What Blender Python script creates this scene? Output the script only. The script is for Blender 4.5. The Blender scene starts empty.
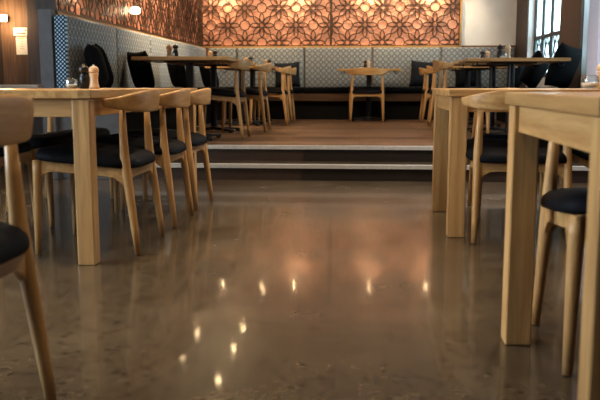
import bpy, bmesh, math, random
from mathutils import Vector, Matrix
random.seed(4)
PI = math.pi
scn = bpy.context.scene
COL = scn.collection

# ------------------------------------------------------------------ materials
def new_mat(name):
    m = bpy.data.materials.new(name); m.use_nodes = True
    nt = m.node_tree; nt.nodes.clear()
    out = nt.nodes.new('ShaderNodeOutputMaterial')
    b = nt.nodes.new('ShaderNodeBsdfPrincipled')
    nt.links.new(b.outputs[0], out.inputs[0])
    return m, nt, b

def N(nt, kind, **kw):
    n = nt.nodes.new(kind)
    for k, v in kw.items():
        if k in n.inputs: n.inputs[k].default_value = v
        else: setattr(n, k, v)
    return n

def math_n(nt, op, a, b=None):
    n = nt.nodes.new('ShaderNodeMath'); n.operation = op
    for i, v in enumerate((a, b)):
        if v is None: continue
        if isinstance(v, (int, float)): n.inputs[i].default_value = v
        else: nt.links.new(v, n.inputs[i])
    return n.outputs[0]

def ramp(nt, fac, stops):
    r = nt.nodes.new('ShaderNodeValToRGB')
    el = r.color_ramp.elements
    el[0].position, el[0].color = stops[0][0], (*stops[0][1], 1)
    el[1].position, el[1].color = stops[-1][0], (*stops[-1][1], 1)
    for p, c in stops[1:-1]:
        e = el.new(p); e.color = (*c, 1)
    nt.links.new(fac, r.inputs[0])
    return r.outputs[0]

def plain(name, col, rough=.5, metal=0., noise=.0, spec=.5, scale=40):
    m, nt, b = new_mat(name)
    b.inputs['Roughness'].default_value = rough
    b.inputs['Metallic'].default_value = metal
    b.inputs['Specular IOR Level'].default_value = spec
    tc = N(nt, 'ShaderNodeTexCoord')
    nz = N(nt, 'ShaderNodeTexNoise', Scale=scale, Detail=3.)
    nt.links.new(tc.outputs['Object'], nz.inputs['Vector'])
    lo = tuple(c*(1-noise) for c in col); hi = tuple(min(1, c*(1+noise)) for c in col)
    nt.links.new(ramp(nt, nz.outputs[0], [(.3, lo), (.7, hi)]), b.inputs['Base Color'])
    return m

def emissive(name, col, strength):
    m, nt, b = new_mat(name)
    b.inputs['Base Color'].default_value = (*col, 1)
    b.inputs['Emission Color'].default_value = (*col, 1)
    b.inputs['Emission Strength'].default_value = strength
    return m

def wood(name, axis, light, dark, boards=0., baxis=0, rough=.42, bvar=.25):
    """oak-like grain running along the object's own axis (0 x, 1 y, 2 z)"""
    m, nt, b = new_mat(name)
    tc = N(nt, 'ShaderNodeTexCoord')
    oi = N(nt, 'ShaderNodeObjectInfo')
    mp = N(nt, 'ShaderNodeMapping')
    sc = [1.]*3
    for i in range(3): sc[i] = .9 if i == axis else 13.
    mp.inputs['Scale'].default_value = sc
    nt.links.new(tc.outputs['Object'], mp.inputs['Vector'])
    off = N(nt, 'ShaderNodeVectorMath'); off.operation = 'ADD'
    nt.links.new(mp.outputs[0], off.inputs[0])
    sh = math_n(nt, 'MULTIPLY', oi.outputs['Random'], 37.)
    src = sh
    if boards:
        sx = N(nt, 'ShaderNodeSeparateXYZ')
        nt.links.new(tc.outputs['Object'], sx.inputs[0])
        cell = math_n(nt, 'FLOOR', math_n(nt, 'DIVIDE', math_n(nt, 'ADD', sx.outputs[baxis], 7.31), boards))
        wn = N(nt, 'ShaderNodeTexWhiteNoise'); wn.noise_dimensions = '1D'
        nt.links.new(math_n(nt, 'ADD', cell, math_n(nt, 'MULTIPLY', oi.outputs['Random'], 9.)), wn.inputs['W'])
        src = math_n(nt, 'ADD', sh, math_n(nt, 'MULTIPLY', wn.outputs[0], 20.))
    cb = N(nt, 'ShaderNodeCombineXYZ')
    for i in range(3): nt.links.new(src, cb.inputs[i])
    nt.links.new(cb.outputs[0], off.inputs[1])
    n1 = N(nt, 'ShaderNodeTexNoise', Scale=2.2, Detail=5., Distortion=.6)
    nt.links.new(off.outputs[0], n1.inputs['Vector'])
    n2 = N(nt, 'ShaderNodeTexNoise', Scale=11., Detail=3.)
    nt.links.new(off.outputs[0], n2.inputs['Vector'])
    f = math_n(nt, 'ADD', math_n(nt, 'MULTIPLY', n1.outputs[0], .75), math_n(nt, 'MULTIPLY', n2.outputs[0], .25))
    mid = tuple((a+c)/2 for a, c in zip(light, dark))
    c = ramp(nt, f, [(.36, dark), (.5, mid), (.64, light)])
    if boards:
        hs = N(nt, 'ShaderNodeHueSaturation')
        nt.links.new(c, hs.inputs['Color'])
        nt.links.new(math_n(nt, 'ADD', math_n(nt, 'MULTIPLY', wn.outputs[0], bvar*2), 1-bvar), hs.inputs['Value'])
        c = hs.outputs[0]
    nt.links.new(c, b.inputs['Base Color'])
    b.inputs['Roughness'].default_value = rough
    bp = N(nt, 'ShaderNodeBump', Strength=.06, Distance=.004)
    nt.links.new(n2.outputs[0], bp.inputs['Height'])
    nt.links.new(bp.outputs[0], b.inputs['Normal'])
    return m

OAK_L, OAK_D = (.60, .365, .150), (.39, .210, .075)
M = {}
for i, a in enumerate('xyz'):
    M['oak_'+a] = wood('oak_grain_'+a, i, OAK_L, OAK_D)
M['oak_top_y'] = wood('oak_top_boards_along_y', 1, (.58, .36, .155), (.39, .215, .082), boards=.095, baxis=0, rough=.3)
M['oak_top_x'] = wood('oak_top_boards_along_x', 0, (.58, .36, .155), (.39, .215, .082), boards=.095, baxis=1, rough=.3)
M['oak_leg'] = wood('oak_laminated_leg', 2, (.62, .385, .165), (.42, .235, .09), boards=.031, baxis=0, rough=.4, bvar=.14)
M['seat'] = plain('black_vinyl', (.0055, .0060, .0085), .62, noise=.25, spec=.10)
M['black_fabric'] = plain('black_fabric', (.005, .006, .008), .9, noise=.35, spec=.08, scale=120)
M['grey_fabric'] = plain('dark_grey_fabric', (.013, .016, .024), .9, noise=.3, spec=.08, scale=120)
M['black_metal'] = plain('black_metal', (.012, .012, .014), .4, noise=.2)
M['glide'] = plain('black_plastic_glide', (.01, .01, .01), .5)
M['panel_grey'] = plain('grey_laminate', (.105, .105, .118), .45, noise=.15, scale=12)
M['white_wall'] = plain('white_plaster', (.60, .61, .63), .85, noise=.04, scale=6)
M['pillar'] = plain('pale_blue_white_paint', (.74, .74, .84), .7, noise=.03, scale=5)
M['dark_wall'] = plain('dark_painted_wall', (.06, .05, .045), .85, noise=.15, scale=4)
M['ceiling'] = plain('dim_ceiling_paint', (.16, .135, .11), .9, noise=.08, scale=3)
M['copper'] = plain('copper_wall_lining', (.60, .315, .225), .42, metal=.25, noise=.12, scale=9)
M['bronze'] = plain('dark_bronze_cut_screen', (.058, .030, .017), .42, metal=.35, noise=.25, scale=30)
M['brass_trim'] = plain('golden_oak_ledge', (.36, .22, .09), .35, noise=.15, scale=20)
M['kick'] = plain('black_kick_board', (.005, .0045, .004), .7, noise=.2, spec=.2)
M['fascia'] = wood('walnut_fascia', 0, (.16, .085, .04), (.09, .045, .02), rough=.45)
M['walnut_z'] = wood('walnut_upright', 2, (.070, .043, .029), (.040, .025, .017), rough=.5)
M['rustic'] = wood('rustic_wall_planks', 2, (.135, .078, .046), (.065, .038, .025), boards=.135, baxis=0, rough=.7, bvar=.62)
M['alu'] = plain('brushed_aluminium', (.60, .59, .57), .35, metal=.4, noise=.1)
M['paper'] = plain('white_paper', (.72, .70, .66), .7, noise=.03)
M['ink'] = plain('grey_ink', (.12, .13, .15), .7)
M['ochre_ink'] = plain('ochre_ink', (.55, .47, .16), .7)
M['mill_wood'] = plain('turned_beech', (.56, .38, .23), .35, noise=.15, scale=25)
M['mill_black'] = plain('ebony_stained_wood', (.012, .010, .010), .3, noise=.2)
M['gold'] = plain('brass_cap', (.75, .5, .2), .25, metal=1., noise=.05)
M['steel'] = plain('polished_steel', (.7, .7, .7), .2, metal=1., noise=.04)
M['salt'] = plain('pale_salt', (.75, .72, .68), .8, noise=.1, scale=200)
M['ledge'] = plain('pale_stone_ledge', (.62, .60, .56), .4, noise=.05)
M['frame_black'] = plain('black_window_frame', (.010, .011, .013), .45, noise=.2)
M['lamp_glow'] = emissive('opal_lamp_glow', (1., .82, .55), 9.)
M['spot_glow'] = emissive('warm_spot_lens', (1., .74, .42), 90.)
M['strip_glow'] = emissive('warm_led_strip', (1., .62, .34), 4.)
M['sconce_glow'] = emissive('warm_sconce_glow', (1., .70, .36), 22.)

def glass_mat():
    m = bpy.data.materials.new('clear_thin_glass'); m.use_nodes = True
    nt = m.node_tree; nt.nodes.clear()
    out = nt.nodes.new('ShaderNodeOutputMaterial')
    tr = N(nt, 'ShaderNodeBsdfTransparent'); tr.inputs[0].default_value = (.93, .95, .95, 1)
    gl = N(nt, 'ShaderNodeBsdfGlossy'); gl.inputs['Roughness'].default_value = .03
    lw = N(nt, 'ShaderNodeLayerWeight', Blend=.25)
    mx = N(nt, 'ShaderNodeMixShader')
    nt.links.new(math_n(nt, 'ADD', math_n(nt, 'MULTIPLY', lw.outputs['Facing'], .55), .06), mx.inputs[0])
    nt.links.new(tr.outputs[0], mx.inputs[1]); nt.links.new(gl.outputs[0], mx.inputs[2])
    nt.links.new(mx.outputs[0], out.inputs[0])
    return m
M['glass'] = glass_mat()

def textured_glass():
    """pale obscured glass that lets daylight through"""
    m = bpy.data.materials.new('pale_obscured_glass'); m.use_nodes = True
    nt = m.node_tree; nt.nodes.clear()
    out = nt.nodes.new('ShaderNodeOutputMaterial')
    tc = N(nt, 'ShaderNodeTexCoord')
    nz = N(nt, 'ShaderNodeTexNoise', Scale=5., Detail=4.)
    nt.links.new(tc.outputs['Object'], nz.inputs['Vector'])
    c = ramp(nt, nz.outputs[0], [(.3, (.55, .72, .68)), (.5, (.88, .96, .97)), (.68, (1., 1., 1.))])
    tr = N(nt, 'ShaderNodeBsdfTransparent'); nt.links.new(c, tr.inputs[0])
    tl = N(nt, 'ShaderNodeBsdfTranslucent'); nt.links.new(c, tl.inputs[0])
    mx = N(nt, 'ShaderNodeMixShader'); mx.inputs[0].default_value = .35
    nt.links.new(tr.outputs[0], mx.inputs[1]); nt.links.new(tl.outputs[0], mx.inputs[2])
    nt.links.new(mx.outputs[0], out.inputs[0])
    return m
M['win_glass'] = textured_glass()

def concrete():
    m, nt, b = new_mat('polished_aggregate_concrete')
    tc = N(nt, 'ShaderNodeTexCoord')
    big = N(nt, 'ShaderNodeTexNoise', Scale=1.1, Detail=6., Roughness=.65)
    nt.links.new(tc.outputs['Object'], big.inputs['Vector'])
    fine = N(nt, 'ShaderNodeTexNoise', Scale=34., Detail=4., Roughness=.6)
    nt.links.new(tc.outputs['Object'], fine.inputs['Vector'])
    vor = N(nt, 'ShaderNodeTexVoronoi', Scale=36.); vor.feature = 'F1'
    nt.links.new(tc.outputs['Object'], vor.inputs['Vector'])
    base = ramp(nt, big.outputs[0], [(.3, (.054, .039, .025)), (.5, (.090, .066, .042)), (.7, (.132, .099, .063))])
    spk = ramp(nt, fine.outputs[0], [(.30, (.62, .60, .58)), (.45, (.92, .92, .92)), (.58, (1.05, 1.04, 1.02)), (.72, (1.22, 1.2, 1.16))])
    mx = N(nt, 'ShaderNodeMix'); mx.data_type = 'RGBA'; mx.blend_type = 'MULTIPLY'; mx.inputs[0].default_value = .85
    nt.links.new(base, mx.inputs[6]); nt.links.new(spk, mx.inputs[7])
    stone = N(nt, 'ShaderNodeSeparateColor'); nt.links.new(vor.outputs['Color'], stone.inputs[0])
    soft = N(nt, 'ShaderNodeMapRange'); soft.inputs['From Min'].default_value = .18; soft.inputs['From Max'].default_value = .46
    soft.inputs['To Min'].default_value = 1.; soft.inputs['To Max'].default_value = 0.
    nt.links.new(vor.outputs['Distance'], soft.inputs['Value'])
    sel = math_n(nt, 'MULTIPLY', soft.outputs[0], math_n(nt, 'GREATER_THAN', stone.outputs[0], .60))
    mx2 = N(nt, 'ShaderNodeMix'); mx2.data_type = 'RGBA'; mx2.blend_type = 'MIX'
    nt.links.new(math_n(nt, 'MULTIPLY', sel, .85), mx2.inputs[0])
    nt.links.new(mx.outputs[2], mx2.inputs[6]); mx2.inputs[7].default_value = (.016, .013, .010, 1)
    nt.links.new(mx2.outputs[2], b.inputs['Base Color'])
    sc = N(nt, 'ShaderNodeTexNoise', Scale=2.6, Detail=5.)
    nt.links.new(tc.outputs['Object'], sc.inputs['Vector'])
    mr = N(nt, 'ShaderNodeMapRange'); mr.inputs['From Min'].default_value = .3; mr.inputs['From Max'].default_value = .7
    mr.inputs['To Min'].default_value = .18; mr.inputs['To Max'].default_value = .28
    nt.links.new(sc.outputs[0], mr.inputs['Value'])
    nt.links.new(mr.outputs[0], b.inputs['Roughness'])
    b.inputs['Specular IOR Level'].default_value = .30
    b.inputs['Coat Weight'].default_value = .28; b.inputs['Coat Roughness'].default_value = .06
    bp = N(nt, 'ShaderNodeBump', Strength=.015, Distance=.01)
    b2 = N(nt, 'ShaderNodeTexNoise', Scale=6., Detail=3.); nt.links.new(tc.outputs['Object'], b2.inputs['Vector'])
    nt.links.new(b2.outputs[0], bp.inputs['Height']); nt.links.new(bp.outputs[0], b.inputs['Normal'])
    return m
M['concrete'] = concrete()

def plank_floor():
    m, nt, b = new_mat('timber_plank_floor')
    tc = N(nt, 'ShaderNodeTexCoord')
    br = N(nt, 'ShaderNodeTexBrick', Scale=1.)
    br.inputs['Color1'].default_value = (.075, .044, .026, 1); br.inputs['Color2'].default_value = (.30, .185, .11, 1)
    br.inputs['Mortar'].default_value = (.07, .035, .018, 1)
    br.inputs['Mortar Size'].default_value = .004; br.inputs['Brick Width'].default_value = 1.3; br.inputs['Row Height'].default_value = .24
    nt.links.new(tc.outputs['Object'], br.inputs['Vector'])
    mp = N(nt, 'ShaderNodeMapping'); mp.inputs['Scale'].default_value = (1.2, 16, 1)
    nt.links.new(tc.outputs['Object'], mp.inputs['Vector'])
    nz = N(nt, 'ShaderNodeTexNoise', Scale=2.5, Detail=5.); nt.links.new(mp.outputs[0], nz.inputs['Vector'])
    g = ramp(nt, nz.outputs[0], [(.3, (.50, .48, .46)), (.7, (1.45, 1.40, 1.36))])
    mx = N(nt, 'ShaderNodeMix'); mx.data_type = 'RGBA'; mx.blend_type = 'MULTIPLY'; mx.inputs[0].default_value = 1.
    nt.links.new(br.outputs[0], mx.inputs[6]); nt.links.new(g, mx.inputs[7])
    nt.links.new(mx.outputs[2], b.inputs['Base Color'])
    b.inputs['Roughness'].default_value = .38; b.inputs['Specular IOR Level'].default_value = .35
    return m
M['planks'] = plank_floor()

def riser():
    m, nt, b = new_mat('dark_riser_tiles')
    tc = N(nt, 'ShaderNodeTexCoord')
    sx = N(nt, 'ShaderNodeSeparateXYZ'); nt.links.new(tc.outputs['Object'], sx.inputs[0])
    cell = math_n(nt, 'FLOOR', math_n(nt, 'DIVIDE', math_n(nt, 'ADD', sx.outputs[0], 5.35), 1.22))
    wn = N(nt, 'ShaderNodeTexWhiteNoise'); wn.noise_dimensions = '1D'; nt.links.new(cell, wn.inputs['W'])
    nz = N(nt, 'ShaderNodeTexNoise', Scale=9., Detail=5.); nt.links.new(tc.outputs['Object'], nz.inputs['Vector'])
    f = math_n(nt, 'ADD', math_n(nt, 'MULTIPLY', wn.outputs[0], .6), math_n(nt, 'MULTIPLY', nz.outputs[0], .4))
    nt.links.new(ramp(nt, f, [(.2, (.016, .011, .009)), (.8, (.050, .030, .022))]), b.inputs['Base Color'])
    b.inputs['Roughness'].default_value = .4
    return m
M['riser'] = riser()

def upholstery(name, cols, size, ua, mode):
    """woven rosette lattice; ua = the two object axes that span the cloth"""
    m, nt, b = new_mat(name)
    tc = N(nt, 'ShaderNodeTexCoord')
    sx = N(nt, 'ShaderNodeSeparateXYZ'); nt.links.new(tc.outputs['Object'], sx.inputs[0])
    k = 2*PI/size
    u = math_n(nt, 'MULTIPLY', sx.outputs[ua[0]], k); v = math_n(nt, 'MULTIPLY', sx.outputs[ua[1]], k)
    if mode == 'rosette':
        f = math_n(nt, 'ADD', math_n(nt, 'COSINE', u), math_n(nt, 'COSINE', v))         # -2..2
        g = math_n(nt, 'MULTIPLY', math_n(nt, 'COSINE', math_n(nt, 'MULTIPLY', u, 2.)), math_n(nt, 'COSINE', math_n(nt, 'MULTIPLY', v, 2.)))
        h = math_n(nt, 'ADD', math_n(nt, 'MULTIPLY', f, .25), math_n(nt, 'MULTIPLY', g, .30))
        t = math_n(nt, 'ADD', math_n(nt, 'MULTIPLY', math_n(nt, 'ABSOLUTE', h), 1.25), .0)
    else:
        d1 = math_n(nt, 'ADD', u, v); d2 = math_n(nt, 'SUBTRACT', u, v)
        t = math_n(nt, 'MULTIPLY', math_n(nt, 'ABSOLUTE', math_n(nt, 'SINE', d1)), math_n(nt, 'ABSOLUTE', math_n(nt, 'SINE', d2)))
        g = math_n(nt, 'MULTIPLY', math_n(nt, 'GREATER_THAN', math_n(nt, 'COSINE', math_n(nt, 'MULTIPLY', u, .5)), .75), .25)
        t = math_n(nt, 'ADD', t, g)
    nt.links.new(ramp(nt, t, cols), b.inputs['Base Color'])
    b.inputs['Roughness'].default_value = .85
    b.inputs['Specular IOR Level'].default_value = .2
    return m
GREYS = [(.05, (.12, .135, .152)), (.25, (.175, .195, .213)), (.50, (.25, .275, .292)), (.8, (.34, .365, .38))]
M['cloth_back'] = upholstery('grey_rosette_cloth_back', GREYS, .085, (0, 2), 'rosette')
M['cloth_left_lit'] = upholstery('grey_rosette_cloth_left_lit', [(p, tuple(min(1, 1.45*q) for q in c)) for p, c in GREYS], .085, (1, 2), 'rosette')  # same cloth, colour lightened in place of light from the right
BLUES = [(.12, (.008, .018, .05)), (.30, (.035, .15, .34)), (.55, (.20, .42, .62)), (.85, (.66, .78, .88))]
M['cloth_end'] = upholstery('blue_white_diamond_cloth', BLUES, .066, (0, 2), 'diamond')

# ------------------------------------------------------------------ mesh helpers
class MB:
    def __init__(s): s.v = []; s.f = []
    def box(s, x0, x1, y0, y1, z0, z1):
        o = len(s.v)
        s.v += [(x, y, z) for z in (z0, z1) for y in (y0, y1) for x in (x0, x1)]
        s.f += [tuple(o+i for i in q) for q in ((0,2,3,1),(4,5,7,6),(0,1,5,4),(2,6,7,3),(0,4,6,2),(1,3,7,5))]
        return s
    def rings(s, rings, cap=True, loop=False):
        o = len(s.v); n = len(rings[0])
        for r in rings: s.v += [tuple(p) for p in r]
        m = len(rings)
        for i in range(m if loop else m-1):
            a = o+i*n; b = o+((i+1) % m)*n
            for j in range(n):
                k = (j+1) % n
                s.f.append((a+j, a+k, b+k, b+j))
        if cap and not loop:
            s.f.append(tuple(o+j for j in reversed(range(n))))
            s.f.append(tuple(o+(m-1)*n+j for j in range(n)))
        return s
    def tube(s, pts, rad, n=12):
        pts = [Vector(p) for p in pts]; R = []
        if isinstance(rad, (int, float)): rad = [rad]*len(pts)
        for i, p in enumerate(pts):
            d = (pts[min(i+1, len(pts)-1)]-pts[max(i-1, 0)]).normalized()
            a = Vector((1, 0, 0)) if abs(d.x) < .9 else Vector((0, 1, 0))
            e1 = (a-d*a.dot(d)).normalized(); e2 = d.cross(e1)
            R.append([p+(e1*math.cos(2*PI*j/n)+e2*math.sin(2*PI*j/n))*rad[i] for j in range(n)])
        return s.rings(R)
    def lathe(s, prof, n=24, c=(0, 0, 0)):
        return s.rings([[(c[0]+r*math.cos(2*PI*j/n), c[1]+r*math.sin(2*PI*j/n), c[2]+z) for j in range(n)] for r, z in prof])
    def prism(s, poly, z0, z1):
        return s.rings([[(x, y, z) for x, y in poly] for z in (z0, z1)])
    def ribbon(s, pts, w, d0, d1, conv, closed=False):
        """flat strip of width w along a 2D line, thickness d0..d1; conv(u, v, d) -> xyz"""
        n = len(pts); R = []
        for i in range(n):
            if closed: a, b = pts[i-1], pts[(i+1) % n]
            else: a, b = pts[max(i-1, 0)], pts[min(i+1, n-1)]
            t = Vector((b[0]-a[0], b[1]-a[1]))
            t = t.normalized() if t.length > 1e-9 else Vector((1, 0))
            nx, ny = -t.y*w/2, t.x*w/2
            p = pts[i]
            R.append([conv(p[0]+nx, p[1]+ny, d0), conv(p[0]-nx, p[1]-ny, d0), conv(p[0]-nx, p[1]-ny, d1), conv(p[0]+nx, p[1]+ny, d1)])
        return s.rings(R, cap=not closed, loop=closed)
    def build(s, name, mat, parent=None, smooth=False, bevel=0., loc=None, sub=0):
        me = bpy.data.meshes.new(name); me.from_pydata(s.v, [], s.f)
        bm = bmesh.new(); bm.from_mesh(me)
        bmesh.ops.recalc_face_normals(bm, faces=bm.faces); bm.to_mesh(me); bm.free()
        me.materials.append(M[mat] if isinstance(mat, str) else mat)
        if smooth:
            for p in me.polygons: p.use_smooth = True
        o = bpy.data.objects.new(name, me); COL.objects.link(o)
        if parent: o.parent = parent
        if loc: o.location = loc
        if bevel:
            bv = o.modifiers.new('bevel', 'BEVEL'); bv.width = bevel; bv.segments = 2; bv.limit_method = 'ANGLE'
        if sub:
            sb = o.modifiers.new('subsurf', 'SUBSURF'); sb.levels = sub; sb.render_levels = sub
        return o

def box(*a): return MB().box(*a)

def thing(name, label, cat, loc=(0, 0, 0), rz=0., group=None):
    o = bpy.data.objects.new(name, None); COL.objects.link(o)
    o.empty_display_size = .1
    o.location = loc; o.rotation_euler = (0, 0, rz)
    o['label'] = label; o['category'] = cat
    if group: o['group'] = group
    return o

def tag(o, label, cat, group=None):
    o['label'] = label; o['category'] = cat
    if group: o['group'] = group
    return o

def struct(o):
    o['kind'] = 'structure'; return o

def dup(root, loc, rz, label, group=None):
    r = root.copy(); COL.objects.link(r)
    r.location = loc; r.rotation_euler = (0, 0, rz); r['label'] = label
    if group: r['group'] = group
    for ch in list(root.children):
        c = ch.copy(); COL.objects.link(c); c.parent = r
        for g in list(ch.children):
            d = g.copy(); COL.objects.link(d); d.parent = c
    return r

# ------------------------------------------------------------------ room shell
ZP = .257           # platform height
ZS = .128           # lower step
YS1, YS2 = 6.41, 6.72
XL, XR = -2.48, 2.33
YB = 12.40
H = 3.0

struct(box(-4.7, 3.2, -3.2, 6.44, -.05, 0).build('floor', 'concrete'))
struct(box(-4.7, -2.62, 6.44, 7.7, -.05, 0).build('floor.001', 'concrete'))
struct(box(-2.62, 3.2, YS1+.02, YS2+.05, -.05, ZS).build('floor.002', 'concrete'))       # tread of the lower step
struct(box(-2.62, 3.2, YS2+.02, 12.6, -.05, ZP).build('floor.003', 'planks'))            # timber platform
struct(box(-2.62, 3.2, YS1, YS1+.02, 0, ZS-.006).build('trim_1', 'riser'))
struct(box(-2.62, 3.2, YS2, YS2+.02, ZS, ZP-.006).build('trim_2', 'riser'))
for i, (y, z) in enumerate(((YS1, ZS), (YS2, ZP))):
    m = MB().box(-2.62, 3.2, y-.012, y+.05, z-.004, z+.003)
    m.box(-2.62, 3.2, y-.014, y-.006, z-.030, z+.003)
    struct(m.build('trim_%d' % (3+i), 'alu', bevel=.002))
struct(box(-4.8, 3.3, -3.3, 12.7, H, H+.1).build('ceiling', 'ceiling'))
struct(box(-4.7, 3.2, -3.3, -3.2, 0, H).build('wall_front', 'dark_wall'))
struct(box(3.1, 3.2, -3.2, 6.78, 0, H).build('wall_right', 'dark_wall'))
# left wall with a window opening (outside the frame, where the cool daylight comes from)
m = MB().box(-4.8, -4.7, -3.2, -.8, 0, H).box(-4.8, -4.7, 4.4, 7.7, 0, H).box(-4.8, -4.7, -.8, 4.4, 0, .75).box(-4.8, -4.7, -.8, 4.4, 2.6, H)
struct(m.build('wall_left', 'dark_wall'))
m = MB()
for k in range(5):
    y = -.8+1.3*k; m.box(-4.78, -4.72, y-.03, y+.03, .75, 2.6)
m.box(-4.78, -4.72, -.8, 4.4, .75, .81).box(-4.78, -4.72, -.8, 4.4, 2.54, 2.6)
struct(m.build('window_3', 'frame_black'))

# plank wall at the left, beyond the bench end
struct(box(-4.7, -2.62, 7.5, 7.6, 0, H).build('wall_planked', 'rustic'))
struct(box(-3.118, -2.98, 7.44, 7.5, 0, H).build('trim_5', 'walnut_z', bevel=.004))  # dark board standing in for planks in shadow
struct(box(-4.7, -3.0, 7.36, 7.44, .735, .768).build('trim_6', 'ledge', bevel=.004))
# partition that carries the left bench and its copper lining
struct(box(XL-.12, XL, 6.45, YB+.1, 0, H).build('wall_partition', 'copper'))
# back wall: copper behind the screens, white plaster at the right
struct(box(XL-.12, 1.50, YB, YB+.1, 0, H).build('wall_back', 'copper'))
struct(box(1.50, XR+.3, YB-.03, YB+.1, 0, H).build('wall_back_plaster', 'white_wall'))
struct(box(XL-.14, XL+.02, 6.44, 6.455, 1.36, H).build('trim_14', 'walnut_z'))
# oak ledges on top of the benches
struct(box(XL, 1.50, YB-.06, YB, 1.326, 1.352).build('trim_7', 'brass_trim', bevel=.003))
struct(box(XL, XL+.040, 6.452, YB-.06, 1.326, 1.352).build('trim_8', 'brass_trim', bevel=.003))
struct(box(1.478, 1.505, YB-.075, YB-.03, 1.352, H).build('trim_9', 'brass_trim', bevel=.003))
struct(box(1.505, XR, YB-.085, YB-.03, 1.322, 1.350).build('trim_10', 'fascia', bevel=.003))
struct(box(-2.475, -2.425, YB-.075, YB-.025, 1.352, H).build('trim_11', 'bronze', bevel=.003))

# right wall with two windows
W1 = (9.60, 11.58); W2 = (7.2, 8.75); WZ0, WZ1 = .86, 2.75
m = MB().box(XR, XR+.25, W1[1], YB+.1, 0, H).box(XR, XR+.25, W2[1], W1[0], 0, H).box(XR, XR+.25, 6.78, W2[0], 0, H)
for w in (W1, W2): m.box(XR, XR+.25, w[0], w[1], 0, WZ0).box(XR, XR+.25, w[0], w[1], WZ1, H)
struct(m.build('wall_window_side', 'white_wall'))
struct(box(XR-.02, XR, W1[1]+.01, YB-.03, ZP, H).build('trim_12', 'walnut_z', bevel=.003))
struct(box(XR-.035, XR, W2[1]+.005, W1[0]-.005, ZP, H).build('trim_13', 'walnut_z', bevel=.003))

def window(name, y0, y1):
    xg = XR+.11; t = .022; zt = 1.40
    f = MB()
    f.box(xg-.03, xg+.03, y0, y0+.04, WZ0, WZ1).box(xg-.03, xg+.03, y1-.04, y1, WZ0, WZ1)
    f.box(xg-.03, xg+.03, y0, y1, WZ0, WZ0+.05).box(xg-.03, xg+.03, y0, y1, WZ1-.05, WZ1)
    f.box(xg-.03, xg+.03, y0, y1, zt-.024, zt+.024)
    n = 4; w = (y1-y0)/n
    for k in range(1, n): f.box(xg-.028, xg+.028, y0+w*k-.03, y0+w*k+.03, WZ0, WZ1)
    o = struct(f.build(name, 'frame_black'))
    g = box(xg-.004, xg+.004, y0+.02, y1-.02, WZ0+.02, WZ1-.02).build('window_pane', 'win_glass', o); struct(g)
    # leaded lower lights: came lines with a scroll motif
    c = MB(); conv = lambda u, v, d: (xg-.012+d, u, v)
    for k in range(n):
        a, b = y0+w*k+.03, y0+w*(k+1)-.03; cx = (a+b)/2; zz = (WZ0+zt)/2
        for q in (.25, .5, .75): c.ribbon([(a+(b-a)*q, WZ0+.05), (a+(b-a)*q, WZ0+.20)], .013, 0, .012, conv)
        c.ribbon([(a, WZ0+.20), (b, WZ0+.20)], .014, 0, .012, conv)
        c.ribbon([(cx+.10*math.cos(s*PI/10), zz+.08+.10*math.sin(s*PI/10)) for s in range(20)], .014, 0, .012, conv, closed=True)
        for sg in (-1, 1):
            c.ribbon([(cx+sg*(.03+.15*(s/12)), WZ0+.2+.36*(s/12)+.03*math.sin(s*.9)) for s in range(13)], .014, 0, .012, conv)
            c.ribbon([(cx+sg*(.21-.19*(s/12)), WZ0+.24+.30*(s/12)+.03*math.cos(s*.9)) for s in range(13)], .011, 0, .012, conv)
    c2 = c.build('lead_came', 'frame_black', o); struct(c2)
    return o
window('window_1', *W1); window('window_2', *W2)
struct(box(1.925, 2.32, 6.78, 7.08, ZP, H).build('wall_pillar', 'pillar', bevel=.004))

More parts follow.
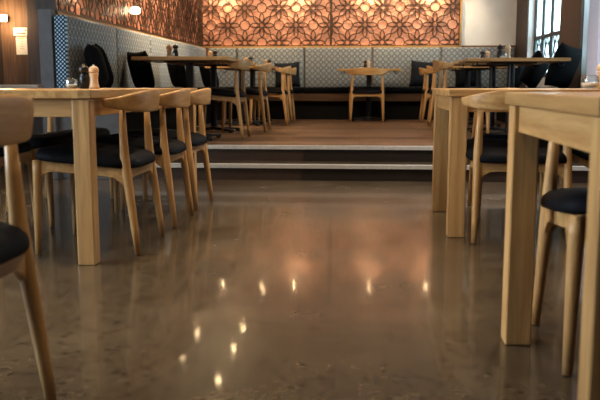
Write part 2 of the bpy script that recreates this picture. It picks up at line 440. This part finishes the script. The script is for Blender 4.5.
# ------------------------------------------------------------------ lattice screens
A = .261
def lattice(name, u0, u1, v0, v1, uo, vo, conv, label):
    """cut screen: eight-petal rosettes and rings on a chequered grid; rosette centre at (uo, vo)"""
    m = MB(); w = .0150; d0, d1 = 0, .010
    def petal(cx, cy, ang, r0, r1, wid):
        pts = []; K = 9
        for sgn in (1, -1):
            for k in range(K):
                t = k/K if sgn == 1 else 1-k/K
                rr = r0+(r1-r0)*t; off = sgn*wid*math.sin(PI*t)**.85
                pts.append((cx+rr*math.cos(ang)-off*math.sin(ang), cy+rr*math.sin(ang)+off*math.cos(ang)))
        m.ribbon(pts, w, d0, d1, conv, closed=True)
    i0, i1 = int((u0-uo)/A)-2, int((u1-uo)/A)+2; j0, j1 = int((v0-vo)/A)-2, int((v1-vo)/A)+2
    for i in range(i0, i1+1):
        for j in range(j0, j1+1):
            cx, cy = uo+i*A, vo+j*A
            if not (u0-A < cx < u1+A and v0-A < cy < v1+A): continue
            if (i+j) % 2 == 0:
                for k in range(8):
                    petal(cx, cy, k*PI/4, .15*A, .71*A, .125*A)
                m.ribbon([(cx+.145*A*math.cos(s*PI/6), cy+.145*A*math.sin(s*PI/6)) for s in range(12)], w*.9, d0, d1, conv, closed=True)
            else:
                m.ribbon([(cx+.285*A*(1+.05*math.cos(8*s*PI/16))*math.cos(s*PI/16), cy+.285*A*(1+.05*math.cos(8*s*PI/16))*math.sin(s*PI/16)) for s in range(32)], w, d0, d1, conv, closed=True)
    o = m.build(name, 'bronze')
    # trim to the panel outline
    bm = bmesh.new(); bm.from_mesh(o.data)
    P = lambda u, v: Vector(conv(u, v, 0))
    for co, oth in ((P(u0, v0), P(u1, v0)), (P(u1, v0), P(u0, v0)), (P(u0, v0), P(u0, v1)), (P(u0, v1), P(u0, v0))):
        bmesh.ops.bisect_plane(bm, geom=bm.verts[:]+bm.edges[:]+bm.faces[:], plane_co=co, plane_no=(co-oth).normalized(), clear_outer=True)
    bm.to_mesh(o.data); bm.free()
    f = MB()
    for a in ([(u0, v0), (u0, v1)], [(u1, v0), (u1, v1)], [(u0, v0+.008), (u1, v0+.008)], [(u0, v1), (u1, v1)]):
        f.ribbon(a, .016, -.002, .014, conv)
    root = thing(name, label, 'screen')
    o.name = 'fretwork'; o.parent = root
    f.build('frame', 'bronze', root)
    return root
ZL0, ZL1 = 1.352, 2.72
cb = lambda u, v, d: (u, YB-.040+d, v)
cl = lambda u, v, d: (XL+.040-d, u, v)
lattice('lattice_screen', -2.42, -.456, ZL0, ZL1, -1.762, 1.925, cb, 'bronze rosette lattice screen on the back wall, from the left corner to the dark joint')
lattice('lattice_screen', -.440, 1.474, ZL0, ZL1, -1.762+A*8, 1.925, cb, 'bronze rosette lattice screen on the back wall, ending beside the white plaster wall')
lattice('lattice_screen', 6.42, 8.33, ZL0, ZL1, 6.42+A, 1.925, cl, 'darkest bronze lattice screen on the left wall, above the grey bench end panel')
lattice('lattice_screen', 8.35, 10.30, ZL0, ZL1, 8.35+A, 1.925, cl, 'middle bronze lattice screen on the left wall, behind the small glowing wall lamp')
lattice('lattice_screen', 10.32, 12.32, ZL0, ZL1, 10.32+A, 1.925, cl, 'bronze lattice screen on the left wall, closest to the back corner')

# ------------------------------------------------------------------ banquettes
def cushion_block(x0, x1, y0, y1, z0, z1, name, mat, parent, bv=.02):
    o = box(x0, x1, y0, y1, z0, z1).build(name, mat, parent, smooth=False)
    b = o.modifiers.new('bevel', 'BEVEL'); b.width = bv; b.segments = 4
    for p in o.data.polygons: p.use_smooth = True
    return o
SZ = ZP+.475
tb = thing('banquette', 'long built-in bench along the back wall with grey rosette upholstered back and black seat', 'bench', (0, 12.1, ZP))
ox, oy, oz = 0, 12.1, ZP
def loc_box(o, *a):  # world box expressed in the space of a thing
    x, y, z = o.location
    return (a[0]-x, a[1]-x, a[2]-y, a[3]-y, a[4]-z, a[5]-z)
edges = [-2.335, -1.88, -.845, .18, 1.21, 2.30]
for a, b in zip(edges[:-1], edges[1:]):
    cushion_block(*loc_box(tb, a+.006, b-.006, 12.275, 12.39 if b < 1.3 else 12.365, SZ-.02, 1.322), 'back_cushion', 'cloth_back', tb, .03)
for a, b in ((-1.90, -.845), (-.845, .18), (.18, 1.21), (1.21, 1.84)):
    cushion_block(*loc_box(tb, a+.003, b-.003, 11.83, 12.275, SZ-.085, SZ), 'seat_cushion', 'black_fabric', tb, .025)
box(*loc_box(tb, -1.90, 1.86, 11.86, 12.36, ZP+.275, SZ-.09)).build('fascia', 'fascia', tb, bevel=.003)
box(*loc_box(tb, -2.0, 1.95, 11.98, 12.3, ZP, ZP+.275)).build('kick_board', 'kick', tb)

tl = thing('banquette', 'bench along the left wall with a blue patterned end and a grey end panel', 'bench', (-2.2, 9, ZP))
le = [6.375, 7.72, 8.98, 10.25, 11.45, 12.27]
for i, (a, b) in enumerate(zip(le[:-1], le[1:])):
    o = cushion_block(*loc_box(tl, -2.445, -2.345, a+.006+(.010 if i == 0 else 0), b-.006, SZ-.02, 1.322), 'back_cushion', 'cloth_left_lit', tl, .03)
    if i == 0:
        e = cushion_block(*loc_box(tl, -2.448, -2.344, 6.352, 6.40, SZ-.02, 1.317), 'end_cloth', 'cloth_end', o, .012)
        e['label'] = 'blue and white diamond patterned end of the bench back'
for a, b in ((6.40, 7.72), (7.72, 8.98), (8.98, 10.25), (10.25, 11.82)):
    cushion_block(*loc_box(tl, -2.335, -1.88, a+.003, b-.003, SZ-.085, SZ), 'seat_cushion', 'black_fabric', tl, .025)
box(*loc_box(tl, -2.45, -1.91, 6.75, 11.84, ZP+.275, SZ-.09)).build('fascia', 'fascia', tl, bevel=.003)
box(*loc_box(tl, -2.45, -2.03, 6.75, 11.84, ZP, ZP+.275)).build('kick_board', 'kick', tl)
ep = MB().box(*loc_box(tl, -2.560, -2.450, 6.33, 6.448, .0, 1.362)).box(*loc_box(tl, -2.450, -1.90, 6.385, 6.40, 0, SZ-.05)).build('end_panel', 'panel_grey', tl, bevel=.003)
ep['label'] = 'smooth grey end panel'

tr = thing('banquette', 'low black bench under the windows along the right wall', 'bench', (2.2, 9.4, ZP))
for a, b in ((7.1, 8.6), (8.6, 10.2), (10.2, 11.80)):
    cushion_block(*loc_box(tr, 1.86, 2.31, a+.003, b-.003, SZ-.085, SZ), 'seat_cushion', 'black_fabric', tr, .025)
box(*loc_box(tr, 1.89, 2.31, 7.1, 11.85, ZP+.275, SZ-.09)).build('fascia', 'fascia', tr, bevel=.003)
box(*loc_box(tr, 1.98, 2.31, 7.1, 11.85, ZP, ZP+.275)).build('kick_board', 'kick', tr)

# ------------------------------------------------------------------ scatter cushions
def pillow_mesh(s=.42, t=.15, n=14):
    m = MB(); idx = {}
    for side in (1, -1):
        for i in range(n+1):
            for j in range(n+1):
                a, b = 2*i/n-1, 2*j/n-1
                edge = i in (0, n) or j in (0, n)
                if edge and side == -1: continue
                pin = 1-.07*(1-a*a)*(b*b)-.0; pin2 = 1-.07*(1-b*b)*(a*a)
                th = 0 if edge else t/2*((1-a**4)*(1-b**4))**.6
                idx[(side, i, j)] = len(m.v)
                m.v.append((a*s/2*pin2, side*th, b*s/2*pin))
    g = lambda sd, i, j: idx.get((sd, i, j), idx.get((1, i, j)))
    for side in (1, -1):
        for i in range(n):
            for j in range(n):
                q = (g(side, i, j), g(side, i+1, j), g(side, i+1, j+1), g(side, i, j+1))
                m.f.append(q if side == 1 else q[::-1])
    return m
pm = pillow_mesh()
def pillow(x, y, face, lean, roll, label, mat='black_fabric', s=1.):
    """face = direction (radians about z) the cushion looks, lean = backward tilt"""
    o = pm.build('scatter_cushion', mat, smooth=True)
    o.matrix_world = Matrix.Translation((x, y, SZ+.20*s)) @ Matrix.Rotation(face, 4, 'Z') @ Matrix.Rotation(lean, 4, 'X') @ Matrix.Rotation(roll, 4, 'Y') @ Matrix.Scale(s, 4)
    tag(o, label, 'cushion', 'scatter cushions on the benches')
    return o
# on the left bench (facing +x => rotate -90 deg)
pillow(-2.17, 6.56, -PI/2+.20, .25, .04, 'black scatter cushion on the left bench, nearest its blue patterned end', s=.92)
pillow(-2.21, 6.80, -PI/2+.40, .30, -.05, 'black cushion tucked behind the first cushion of the left bench', s=.92)
pillow(-2.17, 7.90, -PI/2+.75, .25, 0, 'black cushion on the left bench behind the left edge of the nearest platform table', s=.9)
pillow(-2.10, 9.2, -PI/2+.6, .25, .05, 'black cushion on the left bench in the middle of its length', s=.88)
pillow(-2.08, 11.05, -PI/2+.7, .25, 0, 'black cushion on the left bench nearest the back corner', s=.9)
pillow(-1.09, 12.12, PI, .22, .06, 'dark grey cushion on the back bench behind the last left platform chair', 'grey_fabric', .92)
pillow(.94, 12.12, PI, .2, -.08, 'dark navy cushion on the back bench to the right of the small centre table', 'grey_fabric', .95)
pillow(1.58, 12.1, PI, .2, .05, 'black cushion at the right end of the back bench', s=.9)
pillow(2.10, 11.0, PI/2-.5, .3, .1, 'black cushion under the leaded window, farthest along the right bench', s=.95)
pillow(2.08, 9.85, PI/2-.7, .40, .35, 'tilted black cushion in the middle of the right bench below the window', s=1.0)
pillow(2.07, 8.45, PI/2-.75, .32, .12, 'large black cushion on the right bench nearest the white pillar', s=1.08)

# ------------------------------------------------------------------ elbow chair (faces local +y)
def make_chair(label, loc, rz, group):
    t = thing('elbow_chair', label, 'chair', loc, rz, group)
    # backrest: bowed band with thin forward tips
    R = []; K = 30
    for i in range(K+1):
        s = 2*i/K-1; a = abs(s)
        x = .272*math.sin(s*PI/2*.92)/math.sin(PI/2*.92)
        y = -.262+.150*(a**2.1)
        top = .704+.040*(1-a*a)**1.7; bot = .672-.030*(1-a**2.6)
        top += .003
        th = .012+.006*a
        dx = .272*math.cos(s*PI/2*.92)*PI/2*.92/math.sin(PI/2*.92); dy = .150*2.1*(a**1.1)*(1 if s > 0 else -1)
        nn = Vector((-dy, dx, 0)).normalized()
        c = Vector((x, y, 0)); ring = []
        h = (top-bot)/2; zc = (top+bot)/2
        for q in range(16):
            an = 2*PI*q/16; cs, sn = math.cos(an), math.sin(an)
            e = .35
            px = math.copysign(abs(cs)**e, cs)*th; pz = math.copysign(abs(sn)**.45, sn)*h
            lean = -.10*(pz)      # top of the band tips slightly backwards
            ring.append(c+nn*(px+lean)+Vector((0, 0, zc+pz)))
        R.append(ring)
    MB().rings(R).build('backrest', 'oak_x', t, smooth=True)
    # seat pad
    n = 40; prof = [(.80, .392), (.985, .393), (1.0, .399), (1.0, .410), (.985, .424), (.93, .438), (.80, .450), (.5, .456), (.2, .454), (.02, .453)]
    R = []
    for k, z in prof:
        ring = []
        for q in range(n):
            an = 2*PI*q/n; cs, sn = math.cos(an), math.sin(an)
            e = .42
            x = math.copysign(abs(cs)**e, cs)*.262; y = math.copysign(abs(sn)**e, sn)*.238
            x *= 1+.06*(y/.238)
            ring.append((x*k, y*k+.005, z+.022+.095*y*k-(.008*(1-(x/.262)**2) if k < .9 and z > .40 else 0)))
        R.append(ring)
    MB().rings(R).build('seat', 'seat', t, smooth=True)
    # seat frame: four rails with arched undersides
    f = MB()
    def rail(p, q, th=.020):
        p, q = Vector(p), Vector(q); d = (q-p); L = d.length; d.normalize(); nrm = Vector((-d.y, d.x, 0)); RR = []
        for i in range(15):
            u = i/14; e = min(u, 1-u)*L
            zb = .346 - .055*max(0, 1-e/.075)**2
            c = p+d*(L*u); c.z = .022+.095*c.y
            RR.append([c+nrm*th/2+Vector((0, 0, zb)), c-nrm*th/2+Vector((0, 0, zb)), c-nrm*th/2+Vector((0, 0, .390)), c+nrm*th/2+Vector((0, 0, .390))])
        f.rings(RR)
    FL, FR, BL, BR = (-.232, .212, 0), (.232, .212, 0), (-.214, -.192, 0), (.214, -.192, 0)
    rail(FL, FR); rail(BL, BR); rail(FL, BL); rail(FR, BR)
    f.build('seat_frame', 'oak_x', t, bevel=.003)
    for sx in (-1, 1):
        MB().tube([(sx*.226, -.236, .004), (sx*.222, -.222, .12), (sx*.216, -.200, .30), (sx*.214, -.190, .375), (sx*.212, -.182, .45), (sx*.208, -.178, .56), (sx*.204, -.176, .664)],
                  [.0135, .0165, .0205, .0220, .0215, .0175, .0130], 14).build('leg', 'oak_z', t, smooth=True)
        MB().tube([(sx*.240, .222, .004), (sx*.238, .220, .12), (sx*.234, .214, .30), (sx*.232, .212, .38), (sx*.232, .212, .430)],
                  [.0135, .0165, .0210, .0220, .0220], 14).build('leg', 'oak_z', t, smooth=True)
    return t
G1 = 'chairs at the long left table'
L90, R90 = PI/2, -PI/2
XA = -1.228
c0 = make_chair('nearest of the three oak elbow chairs on the aisle side of the left table', (XA, 3.71, 0), L90, G1)
def chair(x, y, rz, label, group, z=0): return dup(c0, (x, y, z), rz, label, group)
chair(XA+.006, 4.405, L90+.01, 'middle one of the three oak elbow chairs on the aisle side of the left table', G1)
chair(XA+.008, 5.01, L90-.02, 'oak elbow chair on the aisle side of the left table, closest to the steps', G1)
chair(-1.885, 3.75, R90+.03, 'oak elbow chair on the far side of the left table, nearest the camera', G1)
chair(-1.885, 4.42, R90, 'oak elbow chair on the far side of the left table, in the middle', G1)
chair(-1.885, 5.01, R90-.02, 'oak elbow chair on the far side of the left table, closest to the steps', G1)
chair(-.975, 1.570, L90-.03, 'closest oak elbow chair, cut off by the left edge of the picture', 'chairs in the foreground')
GR = 'chairs at the right dining tables'
chair(.785, 4.105, 0, 'oak elbow chair backing onto the camera at the middle right table, beside the aisle', GR)
chair(1.345, 4.10, .06, 'oak elbow chair at the middle right table, mostly hidden behind the closest right table', GR)
chair(.93, 4.875, PI, 'oak elbow chair on the step side of the middle right table, facing the camera', GR)
chair(.797, 2.307, PI, 'oak elbow chair tucked under the far end of the closest right table', GR)
GP = 'chairs on the timber platform'
chair(-1.325, 7.66, L90, 'oak elbow chair on the platform at the nearest left pedestal table', GP, ZP)
chair(-1.245, 8.80, L90, 'oak elbow chair on the platform, second from the steps on the left', GP, ZP)
chair(-1.15, 10.25, L90+.03, 'oak elbow chair on the platform, third from the steps on the left', GP, ZP)
chair(-1.155, 11.16, L90, 'oak elbow chair on the platform, last of the left row before the back bench', GP, ZP)
chair(.10, 11.43, 0, 'oak elbow chair at the small centre table, its back to the camera', GP, ZP)
chair(.968, 7.80, R90, 'oak elbow chair on the platform at the nearest right pedestal table', GP, ZP)
chair(1.10, 10.18, R90-.04, 'oak elbow chair on the platform, second from the steps on the right', GP, ZP)
chair(1.085, 11.26, R90, 'oak elbow chair on the platform on the right, closest to the back bench', GP, ZP)

# ------------------------------------------------------------------ four-legged oak tables
def oak_table(x0, x1, y0, y1, label, along='y', lw=.076, H=.745, ins=.012):
    cx, cy = (x0+x1)/2, (y0+y1)/2; hx, hy = (x1-x0)/2, (y1-y0)/2
    t = thing('dining_table', label, 'table', (cx, cy, 0), 0, 'four-legged oak dining tables')
    box(-hx, hx, -hy, hy, H-.036, H).build('tabletop', 'oak_top_'+along, t, bevel=.003)
    lx, ly = hx-ins, hy-ins
    for sx in (-1, 1):
        for sy in (-1, 1):
            a, b = sorted((sx*lx, sx*(lx-lw))); c, d = sorted((sy*ly, sy*(ly-lw)))
            box(a, b, c, d, 0, H-.037).build('leg', 'oak_leg', t, bevel=.005)
    for sx in (-1, 1):
        a, b = sorted((sx*(lx-.015), sx*(lx-.040)))
        box(a, b, -ly+lw+.001, ly-lw-.001, H-.113, H-.037).build('apron', 'oak_y', t, bevel=.002)
    for sy in (-1, 1):
        a, b = sorted((sy*(ly-.015), sy*(ly-.040)))
        box(-lx+lw+.001, lx-lw-.001, a, b, H-.113, H-.037).build('apron', 'oak_x', t, bevel=.002)
    return t
oak_table(-1.99, -1.110, 3.262, 5.47, 'long oak dining table on the left with three aisle chairs', 'y')
oak_table(.438, 1.95, 4.02, 4.96, 'oak dining table on the right in the middle, with two chairs backing onto the camera', 'x', .084)
oak_table(.425, 1.38, 1.47, 2.415, 'closest oak dining table at the right edge, its thick corner leg beside the aisle', 'y')

# ------------------------------------------------------------------ pedestal tables on the platform
def pedestal(x0, x1, y0, y1, label, H=.745):
    cx, cy = (x0+x1)/2, (y0+y1)/2; hx, hy = (x1-x0)/2, (y1-y0)/2
    t = thing('pedestal_table', label, 'table', (cx, cy, ZP), 0, 'pedestal tables on the platform')
    box(-hx, hx, -hy, hy, H-.032, H).build('tabletop', 'oak_top_x', t, bevel=.003)
    m = MB().lathe([(.036, .05), (.036, H-.045)], 20); m.box(-.20, .20, -.20, .20, H-.045, H-.033)
    m.build('column', 'black_metal', t)
    b = MB().lathe([(.075, .03), (.07, .055), (.04, .062)], 20)
    for k in range(4):
        a = k*PI/2+PI/4
        d = Vector((math.cos(a), math.sin(a), 0)); n = Vector((-d.y, d.x, 0)); RR = []
        for q in range(6):
            u = q/5; r = .04+.29*u; w = .034-.008*u; z0 = .022 if u < .9 else .008; z1 = .056-.02*u
            c = d*r
            RR.append([c+n*w+Vector((0, 0, z0)), c-n*w+Vector((0, 0, z0)), c-n*w+Vector((0, 0, z1)), c+n*w+Vector((0, 0, z1))])
        b.rings(RR)
        b.lathe([(.02, 0), (.022, .02)], 12, (d.x*.315, d.y*.315, 0))
    b.build('base', 'black_metal', t, bevel=.002)
    for sx in (-1, 1):
        MB().tube([(sx*(hx-.09), -hy+.05, H-.033), (sx*(hx-.09), -hy+.05, H-.06), (sx*(hx-.075), -hy+.05, H-.072), (sx*(hx-.055), -hy+.05, H-.066), (sx*(hx-.05), -hy+.05, H-.052)], .006, 8).build('bag_hook', 'black_metal', t, smooth=True)
    return t
pedestal(-2.016, -1.16, 7.03, 7.92, 'pedestal table on the platform nearest the steps on the left', .757)
pedestal(-2.00, -1.18, 8.32, 9.12, 'second pedestal table from the steps along the left bench', .757)
pedestal(-1.90, -1.09, 9.82, 10.56, 'third pedestal table from the steps along the left bench')
pedestal(-1.90, -1.09, 10.86, 11.56, 'pedestal table in the back left corner of the platform')
pedestal(-.312, .567, 11.30, 11.93, 'small pedestal table at the centre of the back bench', .735)
pedestal(.975, 1.89, 7.46, 8.22, 'pedestal table on the platform nearest the steps on the right', .752)
pedestal(.98, 1.87, 8.50, 9.24, 'second pedestal table from the steps along the right bench', .752)
pedestal(1.06, 1.88, 9.86, 10.52, 'third pedestal table from the steps along the right bench')
pedestal(1.06, 1.88, 10.90, 11.55, 'pedestal table in the back right corner of the platform')

# ------------------------------------------------------------------ condiments
GM = 'condiment sets on the tables'
def wood_mill(label, loc, s=1.):
    t = thing('pepper_mill', label, 'pepper mill', loc, 0, GM)
    P = lambda a: [(r*s, z*s) for r, z in a]
    MB().lathe(P([(.022, 0), (.027, .002), (.027, .012), (.023, .022), (.0205, .045), (.0215, .062), (.0245, .074), (.0245, .080)]), 20).build('body', 'mill_wood', t, smooth=True)
    MB().lathe(P([(.0225, .082), (.0255, .086), (.0265, .096), (.024, .107), (.016, .115), (.008, .117)]), 20).build('head', 'mill_wood', t, smooth=True)
    MB().lathe(P([(.003, .116), (.006, .120), (.006, .124), (.002, .127)]), 10).build('knob', 'steel', t, smooth=True)
    return t
def black_mill(label, loc, s=1.):
    t = thing('pepper_mill', label, 'pepper mill', loc, 0, GM)
    P = lambda a: [(r*s, z*s) for r, z in a]
    MB().lathe(P([(.022, 0), (.026, .002), (.026, .05), (.023, .062), (.017, .074), (.017, .082)]), 20).build('body', 'mill_black', t, smooth=True)
    MB().lathe(P([(.018, .084), (.0265, .090), (.0275, .100), (.025, .112), (.015, .119)]), 20).build('head', 'mill_black', t, smooth=True)
    MB().lathe(P([(.003, .118), (.006, .122), (.006, .126), (.002, .129)]), 10).build('knob', 'gold', t, smooth=True)
    return t
def salt_glass(label, loc, s=1.):
    t = thing('salt_glass', label, 'glass', loc, 0, GM)
    P = lambda a: [(r*s, z*s) for r, z in a]
    outer = [(.004, 0), (.022, .001), (.031, .012), (.0335, .028), (.031, .044), (.027, .052), (.025, .0515), (.0285, .043), (.031, .028), (.0285, .014), (.02, .005), (.004, .004)]
    MB().lathe(P(outer), 24).build('bowl', 'glass', t, smooth=True)
    MB().lathe(P([(.004, .0045), (.019, .0055), (.0275, .0145), (.029, .022), (.004, .024)]), 24).build('salt', 'salt', t, smooth=True)
    return t
def condiments(xs, y, z, where, s=1.):
    """xs = x of the glass, the black mill and the wooden mill"""
    wood_mill('turned pale wood pepper mill on the '+where, (xs[2], y, z), s)
    black_mill('black pepper mill with a brass cap on the '+where, (xs[1], y, z), s)
    salt_glass('small round glass of salt on the '+where, (xs[0], y-.03, z), s)
zt = .745
condiments((-1.52, -1.462, -1.408), 4.20, zt, 'long left dining table', 1.02)
black_mill('black pepper mill with a brass cap on the middle right dining table', (1.36, 4.62, zt), 1.1)
wood_mill('turned pale wood pepper mill on the middle right dining table', (1.31, 4.50, zt), 1.15)
salt_glass('small round glass of salt on the middle right dining table', (1.225, 4.42, zt), 1.4)
condiments((-1.745, -1.715, -1.775), 7.46, ZP+.757, 'nearest left pedestal table')
condiments((-1.62, -1.575, -1.63), 8.75, ZP+.757, 'second left pedestal table')
condiments((-1.52, -1.399, -1.464), 10.35, ZP+zt, 'third left pedestal table')
condiments((-1.40, -1.27, -1.33), 11.35, ZP+zt, 'corner pedestal table at the back left')
condiments((.02, .075, .115), 11.72, ZP+.735, 'small centre pedestal table')
condiments((1.345, 1.318, 1.392), 7.82, ZP+.752, 'nearest right pedestal table', 1.08)
condiments((1.275, 1.318, 1.371), 8.90, ZP+.752, 'second right pedestal table')

# ------------------------------------------------------------------ notice, lamps
t = thing('wall_notice', 'small white wall sign with a paper sheet hung below it on the plank wall', 'notice', (-3.203, 7.50, 1.185))
box(-.068, .066, -.018, 0, .04, .115).build('sign_plate', 'paper', t, bevel=.002)
box(-.040, .050, -.021, -.0185, .058, .068).build('text_bar', 'ink', t)
box(-.050, -.005, -.0205, -.0185, .088, .092).build('text_bar', 'ink', t)
box(.042, .060, -.0205, -.0185, .086, .098).build('text_bar', 'ink', t)
box(-.052, .056, -.006, 0, -.135, .04).build('paper_sheet', 'paper', t)
box(-.015, .025, -.0075, -.0065, .010, .022).build('text_bar', 'ochre_ink', t)
for k in range(4): box(-.02+.003*k, .022, -.0075, -.0065, -.015-.022*k, -.012-.022*k).build('text_bar', 'ink', t)

def lamp_light(name, kind, parent, loc, energy, col, **kw):
    d = bpy.data.lights.new(name, kind); d.energy = energy; d.color = col
    for k, v in kw.items(): setattr(d, k, v)
    o = bpy.data.objects.new(name, d); COL.objects.link(o)
    if parent: o.parent = parent
    o.location = loc
    return o
WARM = (1., .72, .42)
t = thing('wall_sconce', 'glowing cylindrical wall sconce on the plank wall at the left edge', 'lamp', (-3.327, 7.40, 1.383))
MB().lathe([(.030, -.028), (.034, -.024), (.034, .024), (.030, .028)], 20).build('glass_shade', 'sconce_glow', t, smooth=True)
box(-.018, .018, .034, .10, -.025, .025).build('bracket', 'black_metal', t, bevel=.003)
lamp_light('sconce_bulb', 'POINT', t, (0, -.06, 0), 6.0, (1., .66, .34), shadow_soft_size=.05)
for y, lab in ((8.57, 'small glowing opal wall lamp on the middle left lattice screen'), (7.02, 'opal wall lamp on the darkest left lattice screen, at the top edge')):
    t = thing('wall_lamp', lab, 'lamp', (XL+.085, y, 1.55))
    MB().lathe([(.010, -.036), (.040, -.030), (.052, -.010), (.052, .012), (.040, .032), (.010, .037)], 20).build('opal_shade', 'lamp_glow', t, smooth=True)
    MB().tube([(0, 0, .035), (0, 0, .075), (-.03, 0, .085)], .008, 8).build('stem', 'black_metal', t, smooth=True)
    lamp_light('lamp_bulb', 'POINT', t, (.09, 0, 0), .7, WARM, shadow_soft_size=.04)

# hanging spotlights; their lenses mirror in the polished floor
def spot(x, y, label, tilt, energy, z=2.28, ang=1.5, target=None):
    t = thing('hanging_spotlight', label, 'spotlight', (x, y, z), 0, 'hanging spotlights')
    MB().lathe([(.030, 0), (.034, .004), (.034, .11), (.02, .125)], 20).build('housing', 'black_metal', t, smooth=False)
    MB().lathe([(.026, -.003), (.026, 0), (.02, .002)], 20).build('lens', 'spot_glow', t)
    MB().tube([(0, 0, .12), (0, 0, H-z)], .006, 8).build('rod', 'black_metal', t)
    o = lamp_light('spot_beam', 'SPOT', t, (0, 0, -.012), energy, WARM, spot_size=ang, spot_blend=.7, shadow_soft_size=.03)
    d = Vector(tilt).normalized()
    o.rotation_euler = d.to_track_quat('-Z', 'Y').to_euler()
    return t
names = ['first', 'second', 'third', 'fourth']
for k, x in enumerate((-2.09, -.98, .17, 1.02)):
    spot(x, 11.95, names[k]+' hanging spotlight from the left along the back lattice screens', (0, .75, -1), 30, ang=2.2)
for k, y in enumerate((8.63, 9.45, 10.31)):
    spot(-1.98, y, names[k]+' hanging spotlight from the steps along the left lattice screens', (-.75, 0, -1), 34, ang=2.2)
for k, y in enumerate((7.9, 8.92, 9.7, 11.75)):
    spot(-1.44, y, names[k]+' hanging spotlight from the steps in the row above the left pedestal tables', (0, 0, -1), 16)
spot(1.75, 11.9, 'hanging spotlight in front of the white plaster wall', (-.25, .8, -1.2), 6, ang=1.3)
for k, y in enumerate((8.0, 10.2)):
    spot(1.5, y, names[k]+' hanging spotlight from the steps above the right pedestal tables', (0, 0, -1), 12, z=2.6)

def down(x, y, label, energy, col):
    t = thing('ceiling_downlight', label, 'downlight', (x, y, H), 0, 'ceiling downlights over the concrete floor')
    MB().lathe([(.07, -.012), (.075, -.008), (.075, 0), (.05, 0)], 24).build('rim', 'black_metal', t)
    MB().lathe([(.05, -.006), (.05, -.002), (.03, -.001)], 20).build('lens', 'lamp_glow', t)
    o = lamp_light('downlight_beam', 'SPOT', t, (0, 0, -.03), energy, col, spot_size=2.0, spot_blend=.8, shadow_soft_size=.06)
k = 0
for x, y, e, w in ((-1.5, 3.2, 75, 'near end of the left table'), (-1.5, 4.9, 60, 'far end of the left table'), (1.1, 4.3, 75, 'middle right table'), (.75, 1.9, 45, 'closest right table'), (-.7, 1.3, 40, 'closest left chair'), (0, 5.5, 120, 'lower step'), (-.2, 2.9, 20, 'middle of the aisle'), (1.5, 5.6, 120, 'white pillar')):
    down(x, y, 'round ceiling downlight above the '+w, e, (.86, .90, 1.) if 'pillar' in w else (1., .80, .56))  # cool downlight by the pillar is added to brighten its face

for nm, lab, a in (('light_strip', 'warm light strip along the foot of the back lattice screens', (-2.40, 1.47, YB-.022, YB-.012, 1.353, 1.361)), ('light_strip', 'warm light strip along the foot of the left lattice screens', (XL+.012, XL+.022, 6.5, 12.3, 1.353, 1.361))):
    tag(box(*a).build(nm, 'strip_glow'), lab, 'light')
soft = lamp_light('platform_fill_light', 'AREA', None, (-.5, 8.6, 2.96), 62, (1., .78, .54), shape='RECTANGLE', size=3.6, size_y=.7)  # added soft fill for the copper walls, not a fitting of the room
soft.rotation_euler = Vector((0, 1, -.42)).to_track_quat('-Z', 'Y').to_euler()
# daylight: through the unseen left window band and the right windows
d = lamp_light('daylight_left_window', 'AREA', None, (-4.66, 1.8, 1.7), 75, (.70, .84, 1.0), shape='RECTANGLE', size=5.0, size_y=1.7, spread=math.radians(120))
d.rotation_euler = Vector((1, 0, -.12)).to_track_quat('-Z', 'Z').to_euler()
d.name = 'daylight_left_window'

w = bpy.data.worlds.new('world'); scn.world = w; w.use_nodes = True
nt = w.node_tree; bg = nt.nodes['Background']
bg.inputs[0].default_value = (.80, .92, 1., 1); bg.inputs[1].default_value = 3.2

# ------------------------------------------------------------------ camera
cam_d = bpy.data.cameras.new('camera'); cam = bpy.data.objects.new('camera', cam_d); COL.objects.link(cam)
cam_d.sensor_width = 36; cam_d.lens = 48
cam.location = (0, 0, .765)
cam.rotation_euler = (math.radians(90-8.18), 0, math.radians(4.246))
cam_d.dof.use_dof = True; cam_d.dof.focus_distance = 4.8; cam_d.dof.aperture_fstop = 5.0
cam_d.clip_start = .02
scn.camera = cam
scn.view_settings.view_transform = 'Standard'
scn.view_settings.look = 'None'
scn.view_settings.exposure = 1.2
scn.view_settings.gamma = .90
